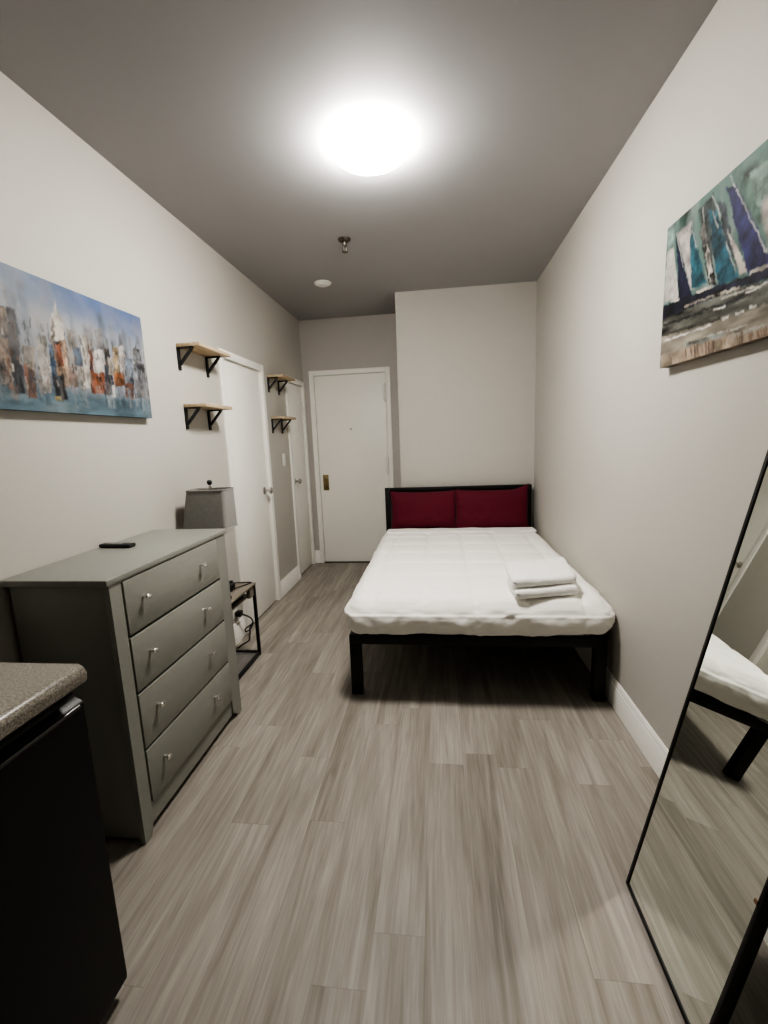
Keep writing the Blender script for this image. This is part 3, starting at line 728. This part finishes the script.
# ------------------------------------------------------------------ table lamp with tapered rectangular shade
lpx, lpy = -1.240, 2.272
lp = thing('table_lamp', 'table lamp with grey tapered rectangular shade behind the dresser', 'lamp', (lpx, lpy, TZ))
bm = B(); bm_box(bm, lpx-0.06, lpx+0.06, lpy-0.045, lpy+0.045, TZ+0.0005, TZ+0.02, 0.003); obj('base', bm, M['black_metal'], lp, True)
bm = B(); bm_lathe(bm, [(0,0.02),(0.025,0.02),(0.022,0.04),(0.012,0.06),(0.016,0.16),(0.028,0.25),(0.02,0.33),(0.009,0.36),(0.009,0.44),(0,0.44)], (lpx, lpy, TZ), (0,0,1), 24); obj('stem', bm, M['satin'], lp, True)
sz0, sz1 = 0.912, 1.126
TILT = 0.020                                           # the shade sits a little crooked towards the room
def shade_ring(bm, z, hx, hy, r=0.022, n=5):
    ox = TILT*(z-sz0)/(sz1-sz0); out = []
    for sx, sy, a0 in ((1,1,0),(-1,1,90),(-1,-1,180),(1,-1,270)):
        for k in range(n+1):
            a = math.radians(a0+90*k/n)
            out.append(bm.verts.new((lpx+ox+sx*(hx-r)+r*math.cos(a), lpy+sy*(hy-r)+r*math.sin(a), z)))
    return out
bm = B()
r0 = shade_ring(bm, sz0, 0.128, 0.074); r1 = shade_ring(bm, sz1, 0.110, 0.063); i1 = shade_ring(bm, sz1, 0.107, 0.060, 0.019); i0 = shade_ring(bm, sz0, 0.125, 0.071, 0.019)
for a, b in ((r0, r1), (r1, i1), (i1, i0), (i0, r0)):
    for k in range(len(a)): bm.faces.new((a[k], a[(k+1)%len(a)], b[(k+1)%len(a)], b[k]))
sh = obj('lamp_shade', bm, M['shade'], lp, True, 40, 'grey fabric shade')
for z, hx, hy in ((sz0+0.003, 0.1282, 0.0742), (sz1-0.003, 0.1105, 0.0635)):
    bm = B(); pts = [v.co.copy() for v in shade_ring(bm, z, hx, hy)]; bm.free()
    bm = B(); bm_tube(bm, pts+[pts[0]], 0.003, 8, 0, False); obj('shade_trim', bm, M['shade'], sh, True)
lpx += TILT
bm = B()   # wire spider and harp top
for sx in (-1, 1): bm_tube(bm, [(lpx+sx*0.107, lpy, sz1-0.003), (lpx, lpy, sz1+0.004)], 0.002, 6)
for sy in (-1, 1): bm_tube(bm, [(lpx, lpy+sy*0.060, sz1-0.003), (lpx, lpy, sz1+0.004)], 0.002, 6)
bm_tube(bm, [(lpx-TILT, lpy, TZ+0.43), (lpx-0.05, lpy, TZ+0.5), (lpx-0.05, lpy, sz1-0.05), (lpx, lpy, sz1+0.004)], 0.002, 6, 6)
obj('harp', bm, M['chrome'], lp, True)
bm = B(); bm_lathe(bm, [(0,0),(0.010,0),(0.010,0.008),(0.006,0.011),(0.005,0.018),(0,0.018)], (lpx, lpy, sz1+0.003), (0,0,1), 16); fi = obj('finial', bm, M['chrome'], lp, True, label='chrome and black finial')
bm = B(); bm_lathe(bm, [(0,0.018),(0.008,0.018),(0.014,0.028),(0.014,0.036),(0.010,0.043),(0,0.045)], (lpx, lpy, sz1+0.003), (0,0,1), 16); obj('finial_ball', bm, M['plastic'], fi, True, 60)

# ------------------------------------------------------------------ kitchen counter and small fridge
CX, CY, CZ = -0.772, 0.826, 0.897
KY0 = 0.22
ct = thing('countertop', 'speckled brown-grey countertop over black fridge, lower left', 'countertop', ((XL+CX)/2, (KY0+CY)/2, CZ-0.04))
pts = [(XL+0.001, CZ-0.04), (CX-0.004, CZ-0.04), (CX, CZ-0.036)] + [(CX-0.017+0.017*math.cos(a), CZ-0.017+0.017*math.sin(a)) for a in np.linspace(0, math.pi/2, 8)] + [(XL+0.001, CZ)]
bm = B(); bm_prism(bm, pts, 'Y', KY0, CY)
es = [e for e in bm.edges if abs(e.verts[0].co.y-CY) < 1e-5 and abs(e.verts[1].co.y-CY) < 1e-5]
bmesh.ops.bevel(bm, geom=es, offset=0.005, segments=2, profile=0.5, affect='EDGES')
obj('slab', bm, M['granite'], ct, True, 35)
fx0, fx1, fy0, fy1 = XL+0.06, -0.801, 0.36, 0.834
fr = thing('mini_fridge', 'black mini fridge under the speckled countertop', 'fridge', ((fx0+fx1)/2, (fy0+fy1)/2, 0))
box('cabinet', (fx0, fx1-0.062, fy0+0.004, fy1-0.004, 0.025, 0.848), M['plastic'], fr, 0.006, 3)
bm = B()
pr = [(fx1-0.056, 0.040), (fx1-0.010, 0.036), (fx1-0.002, 0.042), (fx1, 0.055), (fx1, 0.782), (fx1+0.001, 0.795), (fx1+0.001, 0.800), (fx1-0.003, 0.805), (fx1-0.018, 0.812), (fx1-0.022, 0.818), (fx1-0.022, 0.826), (fx1-0.016, 0.830), (fx1-0.012, 0.838), (fx1-0.018, 0.848), (fx1-0.056, 0.850)]
bm_prism(bm, pr, 'Y', fy0, fy1)
dd = obj('door', bm, M['fridge'], fr, True, 30, 'black fridge door')
bm = B(); pr = [(fx1-0.0215,0.8065),(fx1-0.0025,0.7935),(fx1+0.0012,0.7900),(fx1+0.002,0.782),(fx1+0.0004,0.780),(fx1+0.0004,0.786),(fx1-0.0028,0.7925),(fx1-0.0185,0.7985)]
bm = B(); bm_tube(bm, [(fx1+0.0015, fy0+0.004, 0.7975), (fx1+0.0015, fy1-0.014, 0.7975)], 0.0055, 16); obj('handle_lip', bm, M['gloss_trim'], dd, True, label='glossy black handle lip')
bm = B(); bm_tube(bm, [(fx1-0.017, fy0+0.004, 0.841), (fx1-0.017, fy1-0.004, 0.841)], 0.0085, 10); obj('top_trim', bm, M['gloss_trim'], dd, True)
bm = B(); bm_box(bm, fx0+0.03, fx1-0.03, fy0+0.012, fy1-0.012, 0.012, 0.0395, 0.002); obj('kick_plate', bm, M['plastic'], fr, True)
for x in (fx0+0.06, fx1-0.07):
    for y in (fy0+0.05, fy1-0.05):
        bm = B(); bm_lathe(bm, [(0,0),(0.016,0),(0.016,0.011),(0,0.0118)], (x, y, 0), (0,0,1), 14); obj('foot', bm, M['plastic'], fr, True)

# ------------------------------------------------------------------ bed frame
BX0, BX1, BY, BH, HZ = -0.482, 0.818, 2.182, 0.340, 0.909
HY0 = 4.030; HY1 = 4.070
bed = thing('bed_frame', 'black metal platform bed frame with low headboard', 'bed', ((BX0+BX1)/2, (BY+HY1)/2, 0))
rail = 0.050
for x in (BX0, BX1-0.058):
    box('leg', (x, x+0.058, BY, BY+0.050, 0, BH-rail-0.0005), M['black_metal'], bed, 0.003)
for x in (BX0, BX1-0.045):
    box('headboard_post', (x, x+0.045, HY0, HY1, 0, HZ), M['black_metal'], bed, 0.003)
box('headboard_rail', (BX0+0.0455, BX1-0.0455, HY0+0.004, HY1-0.004, HZ-0.045, HZ-0.0005), M['black_metal'], bed, 0.003, label='black top bar of the headboard')
box('headboard_rail', (BX0+0.0455, BX1-0.0455, HY0+0.004, HY1-0.004, 0.45, 0.49), M['black_metal'], bed, 0.003, label='black lower bar of the headboard')
box('headboard_shade_panel', (BX0+0.0458, BX1-0.0458, HY0+0.012, HY1-0.012, 0.4903, HZ-0.0453), M['head_panel'], bed, label='dark panel standing in for shaded wall')  # dark sheet painting the top bar's shade on the wall behind
box('foot_rail', (BX0, BX1, BY, BY+0.035, BH-rail, BH), M['black_metal'], bed, 0.003)
for x in (BX0, BX1-0.035):
    box('side_rail', (x, x+0.035, BY+0.0355, HY0-0.0005, BH-rail, BH), M['black_metal'], bed, 0.003)
for k in range(11):
    y = BY+0.12+k*0.165
    box('slat', (BX0+0.0355, BX1-0.0355, y, y+0.045, BH-0.030, BH-0.006), M['black_metal'], bed)
for x in (BX0+0.05, (BX0+BX1)/2, BX1-0.09):
    box('middle_leg', (x, x+0.035, 3.1, 3.135, 0, BH-0.0305), M['black_metal'], bed, 0.002)

# ------------------------------------------------------------------ mattress, comforter, towels, pillows
def rounded_block(x0, x1, y0, y1, z0, z1, r, step, disp=None, open_bottom=False):
    """dense rounded box; disp(p, n) moves each vertex"""
    bm = B(); cx, cy, cz = (x0+x1)/2, (y0+y1)/2, (z0+z1)/2; hx, hy, hz = (x1-x0)/2, (y1-y0)/2, (z1-z0)/2
    cache = {}
    def vert(p):
        key = tuple(round(c, 5) for c in p)
        if key in cache: return cache[key]
        q = Vector((max(-hx+r, min(hx-r, p[0])), max(-hy+r, min(hy-r, p[1])), max(-hz+min(r,hz*0.98), min(hz-min(r,hz*0.98), p[2]))))
        d = Vector(p)-q; n = d.normalized() if d.length > 1e-9 else Vector((0,0,1))
        w = q+n*r if d.length > 1e-9 else Vector(p)
        if hz < r: w.z = q.z + n.z*hz*1.0
        w = w+Vector((cx,cy,cz))
        if disp: w = disp(w, n)
        v = bm.verts.new(w); cache[key] = v; return v
    def face(o, du, dv, nu, nv):
        o, du, dv = Vector(o), Vector(du), Vector(dv)
        for i in range(nu):
            for j in range(nv):
                vs = [vert(o+du*(a/nu)+dv*(b/nv)) for a, b in ((i,j),(i+1,j),(i+1,j+1),(i,j+1))]
                try: bm.faces.new(vs)
                except ValueError: pass
    nx, ny, nz = max(4,int(2*hx/step)), max(4,int(2*hy/step)), max(4,int(2*hz/step))
    face((-hx,-hy,hz),(2*hx,0,0),(0,2*hy,0),nx,ny)
    if not open_bottom: face((-hx,-hy,-hz),(2*hx,0,0),(0,2*hy,0),nx,ny)
    face((-hx,-hy,-hz),(2*hx,0,0),(0,0,2*hz),nx,nz); face((-hx,hy,-hz),(2*hx,0,0),(0,0,2*hz),nx,nz)
    face((-hx,-hy,-hz),(0,2*hy,0),(0,0,2*hz),ny,nz); face((hx,-hy,-hz),(0,2*hy,0),(0,0,2*hz),ny,nz)
    return bm

mt = tag(obj('mattress', rounded_block(BX0+0.012, BX1-0.004, BY+0.012, 4.022, BH+0.001, 0.522, 0.05, 0.04), M['sheet'], None, True, 180),
    'white mattress on the bed frame, showing under the comforter corner', 'mattress')
ZT = 0.545
seam_x = (-0.344, 0.0)
Q = 0.2595
def quilt(p, n):
    zt = ZT
    u = p.x; v = p.y
    drop = max(0.0, zt-0.02-p.z)
    if abs(n.y) > 0.3 and n.y < 0: v = p.y-drop
    if n.x > 0.3: u = p.x+drop*0.6
    if n.x < -0.3: u = p.x-drop*0.6
    a = ((u+0.344)/Q) % 1.0; b = ((v-2.066)/Q) % 1.0
    da, db = min(a, 1-a)*Q, min(b, 1-b)*Q
    puff = (1-math.exp(-da/0.017))*(1-math.exp(-db/0.017))
    w = noise.noise(Vector((p.x*5, p.y*5, p.z*5)))*0.006 + noise.noise(Vector((p.x*14, p.y*9, p.z*16)))*0.0035
    # creases on the hanging front and side
    if n.z < 0.6: w += 0.007*noise.noise(Vector((p.x*9+p.z*14, p.y*9, p.z*6)))+0.004*noise.noise(Vector((p.x*20-p.z*22, p.y*20, p.z*9)))
    pk = math.exp(-min(da,db)/0.03); w += 0.004*pk*noise.noise(Vector((p.x*38, p.y*38, p.z*38)))
    if n.z < 0.85: puff = 0.75+(puff-0.75)*(0.45+0.4*noise.noise(Vector((p.x*4, 0, 3))))
    amp = 0.016
    amp *= max(0.25, min(1.0, (p.z-0.36)/0.12))
    d = amp*(puff-0.75)+w
    q = p+n*d
    # belly of the overhang, lifted hem towards the right front corner
    t = max(0.0, min(1.0, (zt-p.z)/0.19))
    bel = 0.012*math.sin(math.pi*t)
    q += Vector((n.x, n.y, 0))*bel
    if p.y < 2.6 and t > 0.6:
        q.z += 0.022*max(0, (p.x-0.45)/0.4)*(t-0.6)/0.4
    q.z -= 0.010*max(0.0, (0.25-(p.y-2.13))/0.25)*(1 if n.z > 0.3 else 0)
    if q.x > XR-0.004: q.x = XR-0.004
    return q
cf = obj('comforter', rounded_block(BX0-0.008, XR-0.012, 2.124, 3.90, 0.336, ZT, 0.092, 0.0105, quilt, True), M['duvet'], None, True, 180)
tag(cf, 'white box-quilted comforter spread over the bed', 'comforter')
def foldw(p, n):
    w = 0.004*noise.noise(Vector((p.x*7, p.y*10, p.z*10)))
    front = max(0, (3.79-p.y)/0.05)
    return p+n*w+Vector((0,0,0.004*math.sin(p.x*9)*min(1, front)))
fd = obj('folded_edge', rounded_block(BX0+0.03, XR-0.045, 3.755, 3.905, ZT-0.014, ZT+0.012, 0.013, 0.012, foldw), M['duvet'], cf, True, 180)

def towel(corners, z0, z1, seed):
    """thick folded towel: TL, TR, BR, BL corner points seen from above, soft rolled edges"""
    TL, TR, BR, BL = [Vector((*c, 0)) for c in corners]; c0 = (TL+TR+BR+BL)/4
    L, W, hgt_ = 0.33, 0.29, z1-z0
    def shape(p, n):
        u, v = p.x/L+0.5, p.y/W+0.5
        q = (BL*(1-u)+BR*u)*(1-v)+(TL*(1-u)+TR*u)*v-c0
        w = 0.0035*noise.noise(Vector((p.x*16+seed, p.y*16, p.z*20)))+0.0012*noise.noise(Vector((p.x*70+seed, p.y*70, p.z*70)))
        z = p.z
        # crease between the two folded layers on the open sides
        mid = abs(z/hgt_-0.5)
        cr = 0.007*max(0, 1-mid/0.14) if (abs(n.z) < 0.8 and (u < 0.06 or v > 0.94)) else 0
        z += 0.003*math.sin(u*5+seed)*(z/hgt_) 
        return Vector((q.x, q.y, z))+n*(w-cr)
    bm = rounded_block(-L/2, L/2, -W/2, W/2, 0, hgt_, hgt_*0.5*0.98, 0.006, shape)
    o = obj('folded_towel', bm, M['towel'], None, True, 180)
    o.location = (c0.x, c0.y, z0)
    return o
sh_ = 0.012
tag(towel([(0.358,2.40+sh_),(0.705,2.520+sh_),(0.690,2.205+sh_),(0.362,2.130+sh_)], ZT+0.004, ZT+0.052, 3.0), 'folded white towel, lower of the two on the bed', 'towel', 'folded white towels on the bed')
tag(towel([(0.360,2.455+sh_),(0.722,2.620+sh_),(0.684,2.232+sh_),(0.352,2.150+sh_)], ZT+0.053, ZT+0.103, 8.0), 'folded white towel, upper of the two on the bed', 'towel', 'folded white towels on the bed')

def pillow(cx, w, h, y, z0, tilt, label, poke=0.0, seed=0):
    bm = B(); n = 30
    grid = {}
    for s in (-1, 1):
        for i in range(n+1):
            for j in range(n+1):
                u, v = -1+2*i/n, -1+2*j/n
                edge = (i in (0, n) or j in (0, n))
                if edge and s == 1: grid[(s,i,j)] = grid[(-1,i,j)]; continue
                t = 0.055*((1-abs(u)**3.0)*(1-abs(v)**3.0))**0.55
                x = u*w/2*(1-0.035*(1-u*u)*0-0.03*(v*v-0)*0) ; z = v*h/2
                x += 0.008*math.copysign(1, u)*abs(u)**4*(abs(v)**6) - 0.010*u*(1-v*v)*abs(u)**3
                z += 0.010*math.copysign(1, v)*abs(v)**4*(abs(u)**6) - 0.010*v*(1-u*u)*abs(v)**3
                if poke and u > 0.6 and v > 0.6: k = (u-0.6)/0.4*(v-0.6)/0.4; z += poke*k; x -= 0.01*k
                yy = s*t + 0.006*noise.noise(Vector((u*2.5+seed, v*2.5, s*0.5)))+0.003*noise.noise(Vector((u*7+seed, v*5, s)))*(0 if edge else 1)
                grid[(s,i,j)] = bm.verts.new((x, yy, z))
    for s in (-1, 1):
        for i in range(n):
            for j in range(n):
                bm.faces.new((grid[(s,i,j)], grid[(s,i+1,j)], grid[(s,i+1,j+1)], grid[(s,i,j+1)]))
    o = obj('pillow', bm, M['pillow'], None, True, 180)
    o.location = (cx, y, z0+h/2); o.rotation_euler = (tilt, 0, 0)
    return tag(o, label, 'pillow', 'dark red pillows against the headboard')
pillow(-0.130, 0.600, 0.352, 3.972, 0.529, math.radians(-5), 'dark red pillow against the headboard, on the entry door side', 0, 1)
pillow(0.462, 0.640, 0.356, 3.948, 0.529, math.radians(-5), 'dark red pillow against the headboard, next to the right wall', 0.032, 5)

# ------------------------------------------------------------------ leaning mirror
MB, ML, MW, MD = 0.210, 1.375, 0.392, 0.026
mr = thing('floor_mirror', 'tall black-framed mirror leaning against the right wall', 'mirror', (0.546, 1.222, 0.0))
# local frame: s runs along the bottom towards the camera, t up the slope, d out of the back
def mp(s, t, d): 
    return Vector((0.540+t*math.sin(MB)+d*math.cos(MB), 1.222-s, 0.006+t*math.cos(MB)-d*math.sin(MB)))
def mbox(name, s0, s1, t0, t1, d0, d1, m, bev=0.0, parent=mr, label=None):
    bm = B(); bm_box(bm, s0, s1, t0, t1, d0, d1, bev)
    for v in bm.verts: v.co = mp(*v.co)
    return obj(name, bm, m, parent, bev > 0, 40, label)
fwid = 0.011
mbox('frame_side', 0, fwid, 0, ML, -0.001, MD, M['black_metal'], 0.0015)
mbox('frame_side', MW-fwid, MW, 0, ML, -0.001, MD, M['black_metal'], 0.0015)
mbox('frame_bottom', fwid+0.0003, MW-fwid-0.0003, 0, fwid, -0.001, MD, M['black_metal'], 0.0015)
mbox('frame_top', fwid+0.0003, MW-fwid-0.0003, ML-fwid, ML, -0.001, MD, M['black_metal'], 0.0015)
mbox('mirror_glass', fwid+0.0003, MW-fwid-0.0003, fwid+0.0003, ML-fwid-0.0003, 0.002, 0.006, M['mirror'], label='silvered glass')
mbox('back_panel', fwid+0.0003, MW-fwid-0.0003, fwid+0.0003, ML-fwid-0.0003, 0.0075, MD-0.004, M['rubber'])
mbox('brown_tab', MW-fwid-0.005, MW-fwid+0.003, 0.402, 0.411, -0.0035, -0.0012, M['tab'], label='tiny brown tab on frame edge')

# ------------------------------------------------------------------ light, world, camera
w = bpy.data.worlds.new('room_air'); scene.world = w; w.use_nodes = True
w.node_tree.nodes['Background'].inputs['Color'].default_value = (0.9, 0.95, 1, 1); w.node_tree.nodes['Background'].inputs['Strength'].default_value = 0.05

cam = bpy.data.cameras.new('camera'); co = bpy.data.objects.new('camera', cam); C.objects.link(co)
cam.sensor_fit = 'VERTICAL'; cam.sensor_height = 36.0; cam.lens = F_PX*36.0/1024.0; cam.clip_start = 0.02
Rm = Matrix((R_, U_, -F_)).transposed().to_4x4(); Rm.translation = (0, 0, CAM_H); co.matrix_world = Rm
scene.camera = co
scene.cycles.max_bounces = 14; scene.cycles.diffuse_bounces = 8; scene.cycles.glossy_bounces = 6
scene.cycles.sample_clamp_indirect = 0.0; scene.cycles.blur_glossy = 0.08; scene.cycles.caustics_reflective = True
scene.view_settings.view_transform = 'AgX'
scene.view_settings.look = 'AgX - High Contrast'
scene.view_settings.exposure = 0.0
